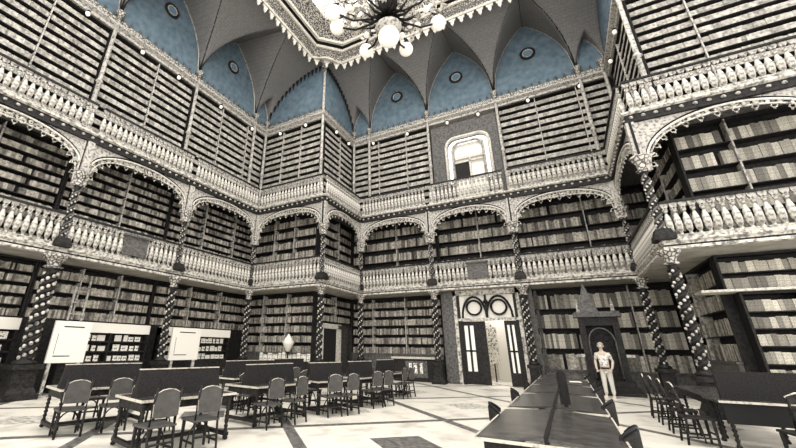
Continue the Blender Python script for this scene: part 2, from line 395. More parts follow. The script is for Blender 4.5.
# ------------------------------------------------------------------ columns
def column(loc, z1, label, grp, r=.17, ped=.9, plain_from=None):
    """twisted column: pedestal, dark shaft, pale beaded spiral, capital"""
    t = thing('twisted_column', label, 'column', loc, 0, grp)
    if ped: obj('pedestal', MB().box(-r*1.9, r*1.9, -r*1.9, r*1.9, 0, .16).taper(-r*1.7, r*1.7, -r*1.7, r*1.7, .16, .34, r*.35).box(-r*1.3, r*1.3, -r*1.3, r*1.3, .34, ped-.14).box(-r*1.7, r*1.7, -r*1.7, r*1.7, ped-.14, ped), DARK, t)
    top = plain_from or z1-.45
    obj('shaft', MB().lathe([(r*1.35,ped),(r*1.35,ped+.07),(r*.8,ped+.14),(r*.62,ped+.2),(r*.62,top-.1),(r*.9,top)], 10), DARK, t)
    sp = MB(); turns = (top-ped-.2)/.62; n = int(turns*16)
    for ph in (0, PI):
        sp.tube([(r*.72*cos(ph+k*2*PI/16), r*.72*sin(ph+k*2*PI/16), ped+.16+(top-ped-.26)*k/n) for k in range(n+1)], r*.26, 5)
    obj('spiral_moulding', sp, DARK if not plain_from else GREYW, t)
    bd = MB(); n = int(turns*7)
    for ph in (PI/2, -PI/2):
        for k in range(n): a = ph+k*2*PI/7; bd.ball((r*.72*cos(a), r*.72*sin(a), ped+.2+(top-ped-.3)*k/n), r*.26, 6, 4, 1.1)
    obj('bead_spiral', bd, COLB if not plain_from else BALM, t)
    if plain_from:
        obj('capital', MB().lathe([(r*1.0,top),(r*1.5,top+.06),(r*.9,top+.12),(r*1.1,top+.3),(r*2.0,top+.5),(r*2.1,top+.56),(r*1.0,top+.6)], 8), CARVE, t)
        obj('upper_shaft', MB().box(-r*.85, r*.85, -r*.85, r*.85, top+.6, z1), LGREY, t)
        obj('fillet', MB().box(-r*.25, r*.25, -r*1.15, -r*.87, top+.6, z1), BLACK, t)
    else:
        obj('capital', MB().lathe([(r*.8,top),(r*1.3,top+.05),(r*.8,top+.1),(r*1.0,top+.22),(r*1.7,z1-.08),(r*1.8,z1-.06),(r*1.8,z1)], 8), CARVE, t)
    return t
CP = [((0,-9.25),'beyond the left edge of the photo','x'), ((0,-4.6),'on the left wall nearest the photo left edge',''), ((0,.1),'in the middle of the left wall',''), ((0,4.85),'in the inner corner left of the projecting pier',''),
      ((4.83,4.85),'on the outer corner of the left projecting pier',''), ((4.83,9.06),'in the inner corner right of the left pier',''),
      ((9.25,9.06),'on the back wall just left of the doorway',''), ((13.6,9.06),'on the back wall just right of the doorway',''),
      ((18.18,9.06),'in the inner corner left of the right pier',''), ((18.18,3.82),'on the outer corner of the right projecting pier','')]
for (x, y), ph, f in CP[1:]:
    near = (x, y) == (0, -4.6)
    column((x, y, 0), 4.5, 'dark ground-floor twisted column with pale beads '+ph, 'twisted columns of the ground floor', .17 if not near else .24, 1.0)
    column((x, y, ZB), 9.04-ZB, 'pale-beaded gallery column with carved capital '+ph, 'columns of the lower gallery', .14, .12, 2.35)
# slender colonnettes standing before the topmost bookcases
def colonnette(loc, h, label):
    t = thing('colonnette', label, 'column', loc, 0, 'slender colonnettes of the upper gallery')
    r = .095
    obj('shaft', MB().lathe([(r*1.9,0),(r*1.9,.3),(r*1.2,.36),(r,.4),(r,3.0),(r*1.7,3.06),(r*1.1,3.14),(r*.95,3.2),(r*.85,h-.5)], 10), LGREY, t)
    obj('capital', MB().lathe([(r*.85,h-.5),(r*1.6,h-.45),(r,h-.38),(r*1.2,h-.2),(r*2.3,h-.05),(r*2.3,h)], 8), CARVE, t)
    return t
Q = W-.2
for (x, y), ph in [((-Q,-4.55),'on the left wall nearest the top left of the photo'), ((-Q,.1),'in the middle of the left wall'), ((-Q,4.85),'on the left wall a step before the inner corner'),
                   ((-Q+.02,6.17-.22),'in the inner corner where the left wall meets the pier'), ((3.51+.2,10.38-.22),'in the inner corner where the left pier meets the back wall'),
                   ((4.95,10.18),'on the back wall a step right of the left inner corner'), ((9.3,10.18),'left of the framed upper window'), ((13.64,10.18),'right of the framed upper window'),
                   ((18.1,10.18),'on the back wall a step before the right pier'), ((19.25,10.18),'squeezed in the right inner corner of the back wall')]:
    colonnette((x, y, UB), 7.2, 'slender pale colonnette '+ph)
colonnette((3.51+.16,6.17-.16,UB), 10.3, 'tall pale colonnette on the left pier corner reaching the skylight')
colonnette((19.5-.16,5.14-.16,UB), 10.3, 'tall pale colonnette on the right pier corner beside big shelves')

# ------------------------------------------------------------------ bookcases and books
stuff_u, stuff_m, stuff_g = MB(), MB(), MB()
singles = []      # (priority, world matrix, size, group)
def fill(mb, M, x0, x1, y, z, h, wmin, wmax, single=None, gap=.04, fill_h=(.72,.95)):
    x = x0
    while x < x1-wmin:
        w = min(random.uniform(wmin, wmax), x1-x); bh = h*random.uniform(*fill_h); d = .24*random.uniform(.9,1); fy = y+random.uniform(0, .03)
        if mb is not stuff_u and random.random() < gap: x += w; continue
        if single is not None: singles.append((single, M @ Vector((x, fy, z)), (w-.006, d, bh)))
        else: mb.box(x, x+w-.004, fy, fy+d, z, z+bh, M)
        x += w
def bookcase(name, label, grp, loc, rz, L, H, z0, pitch, divs, mb, wr=(.05,.12), single=None, fh=(.85,.98), posts=LGREY, hfrac=.68, base=0, depth=.38, postw=.035):
    """loc at the left end of the case front; local y runs into the wall"""
    t = thing(name, label, 'bookcase', loc, rz, grp)
    M = Matrix.Translation(loc) @ Matrix.Rotation(rz, 4, 'Z')
    obj('carcass', MB().box(0, .06, 0, depth, 0, H).box(L-.06, L, 0, depth, 0, H).box(.06, L-.06, depth-.03, depth, 0, H).box(.06, L-.06, 0, depth-.03, H-.06, H).box(.06, L-.06, 0.02, depth-.03, 0, z0), CASEM, t)
    if base: obj('base_panel', MB().box(.05, L-.05, -.12, 0, 0, z0-.06).box(0, L, -.16, .02, z0-.06, z0), GREYW, t)
    n = int((H-.1-z0)/pitch); p = (H-.08-z0)/n; sh = None
    for k in range(n):
        z = z0+k*p
        if k:
            if sh is None: sh = MB().box(.06, L-.06, .015, depth-.03, -.03, 0).mesh('shelf', CASEM)
            obj('shelf', sh, None, t, (0, 0, z))
        xs = [.06]+[L*q for q in divs]+[L-.06]
        for a, b in zip(xs, xs[1:]):
            fill(mb, M, a+(.02 if a < .1 else postw/2+.01), b-(.02 if b > L-.1 else postw/2+.01), .04, z+.002, p*hfrac/fh[1], wr[0], wr[1], None if single is None else single(k, n), fill_h=fh)
    for q in divs:
        obj('divider', MB().box(L*q-postw/2-.005, L*q+postw/2+.005, -.02, .04, z0, H-.04).box(L*q-.012, L*q+.012, .04, depth-.03, z0, H-.06), posts, t)
    return t

FACES = dict(  # name: (origin on the balustrade plane, rz)
)
TH = {'L': PI/2, 'B': 0, 'C': PI/2, 'A': 0, 'D': -PI/2, 'E': 0}
PH = {'L0':'at the photo left edge','L1':'in the middle bay of the left wall','L2':'in the left-wall bay by the inner corner',
      'B0':'on the front of the left pier','C0':'on the right side of the left pier','A0':'on the back wall left of the doorway',
      'A1':'over the doorway','A2':'on the back wall right of the doorway','D0':'on the inner side of the right pier','E0':'on the front of the right pier'}
# bays on the balustrade plane: key -> (start x, start y, length)
BAY = {'L0':(0,-9.25,4.65),'L1':(0,-4.6,4.7),'L2':(0,.1,4.75),'B0':(0,4.85,4.83),'C0':(4.83,4.85,4.21),'A0':(4.83,9.06,4.42),'A1':(9.25,9.06,4.35),'A2':(13.6,9.06,4.58),'D0':(18.18,9.06,5.24),'E0':(18.18,3.82,4.9)}
# bays on the bookcase plane
WBAY = {'L0':(-W,-9.25,4.7),'L1':(-W,-4.55,4.65),'L2':(-W,.1,6.05),'B0':(-W+.02,6.17,4.8),'C0':(3.51,6.57,3.79),'A0':(3.53,10.38,5.74),'A1':(9.3,10.38,4.32),'A2':(13.64,10.38,5.84),'D0':(19.5,10.2,4.64),'E0':(19.52,5.14,4.9)}
def inset(key, x, y, s, into):
    a = TH[key[0]]; return (x+cos(a)*s - sin(a)*into, y+sin(a)*s+cos(a)*into)
for key, (x, y, L) in BAY.items():
    rz = TH[key[0]]
    e0 = .12; e1 = .12
    balustrade('lower', (x, y, ZB), rz, L, 'carved cream balustrade of the lower gallery '+PH[key], key in ('L1','A1'), 1.24)
    balustrade('upper', (x, y, UB), rz, L, 'carved cream balustrade of the upper gallery '+PH[key].replace('over the doorway','below the framed upper window'), False, 1.29)
MIDP = dict(L0=.37,L1=.37,L2=.37,B0=.6,C0=.55,A0=.68,A1=.68,A2=.68,D0=.6,E0=.7)
GRP = dict(L0=.36,L1=.38,L2=.38,B0=.46,C0=.46,A0=.47,A2=.74,D0=.62,E0=.5)
for key, (x, y, L) in WBAY.items():
    rz = TH[key[0]]; fy = {'L':.0,'B':.0,'C':.0,'A':.0,'D':.0,'E':.0}[key[0]]
    # keep side cases clear of one another in the inner corners
    divu = (.52,) if L < 5 else (.36,.72)
    if key == 'B0': divu = (.34,.66)
    if key == 'E0': divu = (.36,)
    if key != 'A1':
        bookcase('bookcase', 'tall pale bookcase of the upper gallery '+PH[key], 'bookcases of the upper gallery', (x, y, UB), rz, L-.02, 6.14, .3, .43, divu, stuff_u, (.04,.3), hfrac=.62, fh=(.95,1))
    sm = (lambda k, n: ('mid', k, n)) if key == 'E0' else None
    bookcase('bookcase', 'shadowed bookcase of the lower gallery '+PH[key].replace('over the doorway','above the doorway'), 'bookcases of the lower gallery', (x, y, ZB), rz, L-.02, 4.36, .3, MIDP[key], divu if key[0] in 'LB' else ((.55,) if key != 'E0' else (.3,.75)), stuff_m, (.09,.2) if key == 'E0' else (.05,.14), sm, (.88,1), hfrac=.64)
    if key == 'A1': continue
    if key[0] in 'L':
        bookcase('bookcase', 'ground-floor bookcase above the white display cases '+PH[key], 'bookcases of the ground floor', (x, y, 0), rz, L-.02, 4.48, 2.5, GRP[key], (.33,.66), stuff_g, (.04,.1))
    elif key == 'E0':
        bookcase('bookcase', 'large ground-floor bookcase above the long ledge '+PH[key], 'bookcases of the ground floor', (x, y, 3.4), rz, L-.02, 1.08, .03, .32, (.5,), stuff_g, (.09,.2), lambda k, n: ('gtop', k, n), hfrac=.72, fh=(.85,1))
        bookcase('bookcase', 'dark lower bookcase below the long ledge '+PH[key], 'bookcases of the ground floor', (x+.25, y-.12, 0), rz, L-.3, 3.3, .85, .46, (.28,.62), stuff_g, (.09,.2), lambda k, n: ('glow', k, n), hfrac=.7, base=1, postw=.16, posts=DARK, depth=.48)
        tag(obj('shelf_ledge', MB().box(18.9, 24.4, 4.86, 5.6, 3.32, 3.39), CREAM), 'long pale ledge between upper and lower shelves of the right pier', 'ledge')
    elif key == 'A2':
        bookcase('bookcase', 'ground-floor bookcase with tall shelves '+PH[key], 'bookcases of the ground floor', (x, y, 0), rz, L-.02, 4.48, .8, GRP[key], (.42,.72), stuff_g, (.09,.17), lambda k, n: ('back', k, n), base=1, hfrac=.76, fh=(.88,1))
    elif key == 'C0':
        bookcase('bookcase', 'short ground-floor bookcase above the side door of the left pier', 'bookcases of the ground floor', (x, y, 2.95), rz, L-.02, 1.53, .05, .4, (.5,), stuff_g)
    else:
        bookcase('bookcase', 'ground-floor bookcase with base cabinets '+PH[key], 'bookcases of the ground floor', (x, y, 0), rz, L-.02, 4.48, 1.35, GRP[key], (.25,.62) if key != 'D0' else (.4,), stuff_g, base=1)
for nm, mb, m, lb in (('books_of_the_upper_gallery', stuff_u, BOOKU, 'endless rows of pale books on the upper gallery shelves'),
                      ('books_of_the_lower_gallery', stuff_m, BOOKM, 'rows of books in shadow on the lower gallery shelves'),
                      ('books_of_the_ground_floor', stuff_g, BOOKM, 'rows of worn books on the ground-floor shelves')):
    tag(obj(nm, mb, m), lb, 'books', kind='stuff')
# the books that show largest are books of their own
random.shuffle(singles)
def vis(p): return p.x < (22.6 if p.z > 6 else 22.0)
cand = [s for s in singles if (s[0][0] == 'back') or vis(s[1])]
pr_ = {'mid':0,'gtop':1,'glow':2,'back':3}
cand.sort(key=lambda s: (0 if s[0][0] != 'back' else 1, s[0][0] == 'back' and s[0][1] < 1))
take = [s for s in cand if not (s[0][0] == 'mid' and s[0][1] < 1)]
take = take[:298]; ids = set(id(s) for s in take)
bm0 = MB(); bm0.box(.06,.94,.03,.97,.0,.985).box(0,.06,0,1,0,1).box(.94,1,0,1,0,1).box(.06,.94,0,.03,0,1).box(.03,.97,-.012,.0,.2,.23).box(.03,.97,-.012,.0,.78,.81)
BKM = bm0.mesh('book', BOOKO); rest = MB()
ORD = ['bottom','second','third','fourth','fifth','sixth','seventh']
PLN = {'mid':'big right bookcase behind the lower balustrade','gtop':'right pier shelves just above the long ledge','glow':'dark right bookcase under the long ledge','back':'ground-floor bookcase right of the doorway'}
for s in singles:
    (kd, k, n), p, (w, d, h) = s
    if id(s) in ids:
        o = obj('book', BKM, None, None, p); o.scale = (w, d, h)
        lv = 'topmost' if k == n-1 else ORD[k]
        tag(o, 'worn hardback on the %s shelf of the %s' % (lv, PLN[kd]), 'book', 'books on the %s shelf of the %s' % (lv, PLN[kd]))
    else: rest.box(p.x, p.x+w, p.y, p.y+d, p.z, p.z+h)
tag(obj('remaining_books', rest, BOOKM), 'further books on the large shelves right of the doorway and photo edge', 'books', kind='stuff')

# small lamps under the top cornice
bl = MB().ball((0,0,0), .1, 8, 6, 1.2).mesh('bulb', BULB); fx = MB().lathe([(.03,.1),(.06,.14),(.06,.2)], 8).mesh('lamp_holder', DARK)
def cl(x, y, ph):
    t = thing('cornice_lamp', 'white cornice lamp, '+ph, 'lamp', (x, y, 15.42), 0, 'small lamps under the top cornice')
    obj('bulb', bl, None, t); obj('lamp_holder', fx, None, t)
for key, (x, y, L) in WBAY.items():
    for q, wd in ((.3,'left one'),(.75,'right one')):
        px, py = inset(key, x, y, L*q, -.16); cl(px, py, wd+' '+PH[key].replace('over the doorway','over the framed window'))

# ------------------------------------------------------------------ arches of the lower gallery
def arch(key):
    x, y, L = BAY[key]; rz = TH[key[0]]
    t = thing('gallery_arch', 'carved fringed arch under the upper gallery '+PH[key].replace('over the doorway','above the doorway'), 'arch', (x, y, 7.3), rz, 'carved arches of the lower gallery')
    a, b = .22, L-.22; c = (a+b)/2; hw = (b-a)/2; n = 40
    def zo(u): return (.8+.88*math.sqrt(max(0, 1-u*u))) if key != 'E0' else .25+1.42*math.sqrt(max(0, 1-u*u))
    def zi(u): return .0+1.42*max(0, 1-abs(u)**3.2)**(1/3.2) if key != 'E0' else -.1+1.6*max(0, 1-abs(u)**2.3)**(1/2.3)
    us = [-cos(PI*k/n) for k in range(n+1)]
    obj('spandrel', MB().strip([(c+hw*u, zo(u)) for u in us], [(c+hw*u, 1.74) for u in us], .0, .1), LGREY, t)
    obj('lacework', MB().strip([(c+hw*u, zi(u)) for u in us], [(c+hw*u, zo(u)) for u in us], .02, .08), CARVF, t)
    for q0, q1 in ((.12,.22),(L-.22,L-.12)): obj('jamb', MB().box(q0, q1, -.03, .11, -.1, 1.74), LGREY, t)
    obj('outer_moulding', MB().tube([(c+hw*u, -.04, zo(u)) for u in us], .04, 6), CREAM, t)
    obj('shadow_moulding', MB().tube([(c+hw*u, -.02, zo(u)+.085) for u in us], .028, 5), BLACK, t)
    fr = MB().tube([(c+(hw-.02)*u, -.01, zi(u)) for u in us], .03, 5); m = int(L*3.4)
    for k in range(m):
        u = -cos(PI*(k+.5)/m); px = c+(hw-.03)*u; pz = zi(u)
        dx, dz = -(abs(u)**3)*(1 if u > 0 else -1)*1.2, -1.0; l = math.hypot(dx, dz); dx /= l; dz /= l
        fr.tube([(px+dx*.07+.075*cos(q), .0, pz+dz*.07+.075*sin(q)) for q in [i*PI/3 for i in range(6)]], .02, 4, True)
        fr.tube([(px+dx*.14, .0, pz+dz*.14), (px+dx*.2, .0, pz+dz*.2)], .03, 4)
    obj('cusped_fringe', fr, BALM, t)
    sc = MB()
    for sg in (1, -1):
        for k in range(9):
            u = -.97+.11*k; u = u*sg*-1; zz = (zo(u)+zi(u))/2; r = max(.05, (zo(u)-zi(u))*.42)*(.7 if k % 2 else 1); r = min(r, .17)
            sc.tube([(c+hw*u*.98+r*cos(q*sg)*(1-i/24), -.02, zz+(.12 if k % 2 else -.08)*(r > .1)+r*sin(q*sg)*(1-i/24)) for i, q in enumerate([m2*PI/5+k for m2 in range(16)])], .022, 4)
    obj('scrollwork', sc, CREAM, t)  # carved scrolls of the lacework, loose pieces in one mesh
for k in BAY: arch(k)

def area(name, loc, rot, sx, sy, e, col=(1,.965,.935)):
    l = bpy.data.lights.new(name, 'AREA'); l.shape = 'RECTANGLE'; l.size = sx; l.size_y = sy; l.energy = e; l.color = col
    o = bpy.data.objects.new(name, l); COL.objects.link(o); o.location = loc; o.rotation_euler = rot; return o
# ------------------------------------------------------------------ doorway and what is seen through it
dw = thing('doorway', 'tall doorway with twin-arched transom in the back wall', 'doorway', (0, 9.5, 0))
obj('frame', MB().box(10.14,10.3,-.05,.3,0,4.6).box(13.2,13.36,-.05,.3,0,4.6).box(10.14,13.36,-.05,.3,4.25,4.62).box(10.3,13.2,0,.2,2.98,3.1), BALM, dw)
obj('inner_jamb', MB().box(10.3,10.44,.05,.3,0,4.25).box(13.06,13.2,.05,.3,0,4.25), DARK, dw)
obj('transom_glass', MB().box(10.44,13.06,.16,.19,3.1,4.25), WHITE, dw)
obj('pilaster', MB().box(9.5,10.12,0,.35,0,4.48), GREYW, dw); obj('pilaster', MB().box(13.38,13.95,0,.35,0,4.48), GREYW, dw)
tr = MB()
for cx in (11.15, 12.35):
    tr.tube([(cx+.36*cos(q), .08, 3.62+.36*sin(q)) for q in [k*PI/10 for k in range(20)]], .055, 6, True)
    tr.tube([(cx+.6*cos(q), .08, 3.12+1.05*sin(q)) for q in [k*PI/12 for k in range(13)]], .06, 6)
tr.ball((11.75,.08,3.9), .12).box(11.7,11.8,.04,.12,3.12,4.25)
obj('transom_tracery', tr, BLACK, dw)
obj('side_light', MB().box(10.44,10.7,.08,.14,3.14,4.2).box(12.85,13.06,.08,.14,3.14,4.2), WHITE, dw)
def leaf(x0, x1, y, name, ang=0):
    mb = MB(); w = x1-x0; M = Matrix.Translation((x0, y, 0)) @ Matrix.Rotation(ang, 4, 'Z')
    for (a, b, c, d) in ((0,.12,.02,2.95),(w-.12,w,.02,2.95),(.12,w-.12,.02,.6),(.12,w-.12,2.75,2.95),(w/2-.05,w/2+.05,.6,2.75),(.12,w-.12,1.5,1.58)): mb.box(a,b,0,.06,c,d,M)
    l = obj(name, mb, DARK, dw)
    obj('pane', MB().box(.12,w-.12,.02,.04,.6,2.75,M), mat('bright_door_glass', (.75,.72,.64), .2, .5) if 'bright_door_glass' not in bpy.data.materials else bpy.data.materials['bright_door_glass'], l)
leaf(10.44, 11.14, .1, 'door_leaf'); leaf(12.5, 13.06, .1, 'door_leaf')
obj('inner_panel', MB().box(11.14,11.6,.12,.18,.02,2.95), DARK, dw)
# vestibule beyond, its top left open to let light in
struct('wall_vestibule', MB().box(9.4,9.5,9.86,13.6,0,5).box(14.3,14.4,11.1,13.6,0,5).box(9.4,14.4,13.6,13.7,0,5), CREAM)
struct('floor_vestibule', MB().box(9.4,14.4,10.9,13.7,-.2,0), CREAM)
tag(obj('white_curtain', MB().strip([(11.55+.95*k/30,0) for k in range(31)], [(11.45+.75*k/30,3.3) for k in range(31)], 12.5, 12.56), WHITE), 'long white curtain hanging in the open doorway', 'curtain')
bkb = thing('notice_stand', 'narrow stand of papers seen through the open doorway', 'stand', (11.45, 12.0, 0))
obj('post', MB().box(-.03,.03,0,.05,0,2.9), DARK, bkb); obj('sheets', MB().box(-.22,.28,-.03,0,.9,2.8), PAPER, bkb)
area('vestibule_daylight_fill', (11.9,11.6,4.9), (math.radians(20),0,0), 3, 1.2, 150)  # unseen area lamp added overhead to brighten the curtain
struct('trim_15', MB().box(9.3,9.5,10.4,10.8,0,4.5).box(13.95,14.1,10.4,10.8,0,4.5), GREYW)

# side door in the left pier
sd = thing('side_door', 'narrow dark opening with white frame in the left pier side', 'door', (3.62, 7.5, 0), PI/2)
obj('frame', MB().box(-.75,-.6,-.1,.1,0,2.8).box(.85,1.25,-.1,.1,0,2.8).box(-.75,1.25,-.1,.1,2.6,2.86), CREAM, sd)
obj('door_panel', MB().box(-.6,.85,.0,.06,.02,2.6), PANEL, sd)

# framed window of the upper gallery
uw = thing('gallery_window', 'framed bright window with rounded corners on the upper gallery', 'window', (0, 10.3, UB))
def rrect(x0, x1, z0, z1, r, y):
    pts = [(x0, y, z0)]
    for cx, a0 in ((x0+r, PI), (x1-r, PI/2)):
        for k in range(7): a = a0-k*PI/12; pts.append((cx+r*cos(a), y, z1-r+r*sin(a)))
    return pts+[(x1, y, z0)]
obj('outer_frame', MB().tube(rrect(10.35,12.95,.02,4.75,.6,0), .1, 8), CREAM, uw)
obj('inner_frame', MB().tube(rrect(10.72,12.58,.02,4.35,.5,.02), .09, 8), LGREY, uw)
sur = [(9.42,0),(9.42,5.9),(13.52,5.9),(13.52,0),(12.9,0)]+[(p[0],p[2]) for p in reversed(rrect(10.4,12.9,0,4.7,.6,0)[1:-1])]+[(10.4,0)]
mbs = MB(); mbs.prism(sur, .08, .3); obj('surround', mbs, GREYW, uw)
obj('blind', MB().box(10.75,12.6,.12,.16,3.35,3.75), WHITE, uw)
obj('transom', MB().box(10.7,12.6,.06,.14,3.2,3.35).box(11.65,11.74,.06,.14,0,3.2).box(10.7,12.6,.06,.14,2.95,3.03), CREAM, uw)
obj('pane', MB().box(10.7,12.6,.2,.23,0,4.3), WHITE, uw)
obj('dark_screen', MB().box(10.8,11.62,.1,.16,1.9,3.0), PANEL, uw)

# ------------------------------------------------------------------ left-wall display cases and panels
def display_case(key, q0, q1, ph):
    x, y, L = WBAY[key]; rz = TH[key[0]]; a, b = L*q0, L*q1; px, py = inset(key, x, y, a, -.42); w = b-a
    t = thing('display_case', 'display case of cards under white header strip '+ph, 'display case', (px, py, 0), rz, 'display cases along the left wall')
    obj('cabinet', MB().box(0,w,.03,.4,0,1.0).box(0,w,.3,.4,1.0,2.4).box(0,.05,0,.4,1.0,2.4).box(w-.05,w,0,.4,1.0,2.4).box(w*.5-.03,w*.5+.03,.0,.3,1.0,2.05).box(0,w,0,.3,1.33,1.38).box(0,w,0,.3,1.7,1.75), DARK, t)
    obj('header', MB().box(0,w,-.03,.3,2.05,2.42), WHITE, t)
    for r in range(3):
        xx = .1
        while xx < w-.3:
            ww = random.uniform(.12,.3); hh = random.uniform(.17,.25)
            if not (w*.5-.3 < xx < w*.5): obj('card', MB().box(0, ww, 0, .03, 0, hh), PAPER if (r+int(xx*9)) % 3 else WHITE, t, (xx, .12, 1.01+r*.36+(.01 if r else 0)))
            xx += ww+random.uniform(.02,.1)
display_case('L0', .3, .97, 'at the left edge of the photo')
display_case('L1', .28, .97, 'between the two white information boards')
display_case('L2', .08, .75, 'nearest the left pier')
px = thing('display_case', 'row of propped cards on a dark case before the left pier', 'display case', (.4, 5.45, 0), 0)
obj('cabinet', MB().box(0,3.6,.0,.5,0,.95).box(0,3.6,.4,.5,.95,1.1), DARK, px)
xx = .1
while xx < 3.3: ww = random.uniform(.18,.34); obj('card', MB().box(0, ww, 0, .04, 0, random.uniform(.28,.42)), PAPER, px, (xx, .15, .95)); xx += ww+.06
tl = thing('table_lantern', 'pale glass lantern standing among the cards by the left pier', 'lamp', (2.75, 5.15, 0))
obj('stand', MB().lathe([(.22,0),(.2,.08),(.05,.16),(.04,1.3),(.1,1.4)], 10), DARK, tl); obj('shade', MB().lathe([(.08,1.4),(.26,1.75),(.3,1.85),(.12,2.1),(.02,2.25)], 8), WHITE, tl)
def info(x, y, rz, w, ph):
    t = thing('information_board', 'white printed information board '+ph, 'board', (x, y, 0), rz, 'white information boards along the left wall')
    obj('panel', MB().box(-w/2,w/2,-.04,.04,1.02,2.36), WHITE, t)
    obj('printed_lines', MB().box(-w*.26,w*.3,-.046,-.04,2.16,2.2).box(-w*.36,-w*.35,-.046,-.04,1.3,1.95).box(-w*.36,w*.08,-.046,-.04,1.22,1.25), PANEL, t)
    obj('foot', MB().box(-w*.42,-w*.34,-.03,.03,0,1.02).box(w*.34,w*.42,-.03,.03,0,1.02).box(-w*.45,w*.45,-.2,.2,0,.04), LGREY, t)
info(.05, -3.5, PI/2, 1.15, 'beside the big left column'); info(.0, 1.2, PI/2, 1.5, 'right of the middle left-wall column'); info(.1, -6.6, PI/2, 1.5, 'cut by the left edge of the photo')
# small library ladder against the ground-floor shelves
ld = thing('library_ladder', 'short pale ladder hooked on the left ground-floor shelves', 'ladder', (-1.02, -3.05, 2.45), PI/2)
obj('rail', MB().box(-.26,-.2,-.03,.03,0,1.25), LGREY, ld); obj('rail', MB().box(.2,.26,-.03,.03,0,1.6), LGREY, ld)
for k in range(3): obj('rung', MB().box(-.2,.2,-.02,.02,.22+.42*k,.26+.42*k), LGREY, ld)

# ------------------------------------------------------------------ gothic niche with spire and the visitor before it
gn = thing('gothic_niche', 'dark gothic wooden niche with tall spire against the back shelves', 'niche', (16.3, 8.75, 0))
obj('base', MB().box(-.95,1.0,-.6,.4,0,.12).box(-.85,.9,-.5,.4,.12,.28).box(-.75,.8,-.4,.4,.28,.5), DARK, gn)
obj('body', MB().box(-.7,-.48,-.2,.4,.5,2.95).box(.48,.7,-.2,.4,.5,2.95).box(-.48,.48,.3,.4,.5,2.95).box(-.48,.48,-.2,.3,2.6,2.95), DARK, gn)
obj('arch_moulding', MB().tube([(-.45,-.22,.6)]+[(.45*cos(q), -.22, 1.95+.55*sin(q)) for q in [PI-k*PI/12 for k in range(13)]]+[(.45,-.22,.6)], .03, 6), GREYW, gn)
obj('cornice', MB().box(-.85,.85,-.32,.4,2.95,3.08).box(-.8,.8,-.26,.4,3.08,3.16), GREYW, gn)
obj('spire', MB().taper(-.62,.1,-.15,.3,3.16,4.4,.345,.21), GREYW, gn)
obj('bracket', MB().box(-.98,-.7,-.2,.0,1.38,1.48), LGREY, gn); obj('bracket', MB().box(.7,.98,-.2,.0,1.38,1.48), LGREY, gn)
for s in (-.62,.62): obj('pinnacle', MB().lathe([(.1,3.16),(.06,3.3),(.08,3.36),(.01,3.7)], 6, (s,-.1)), LGREY, gn)

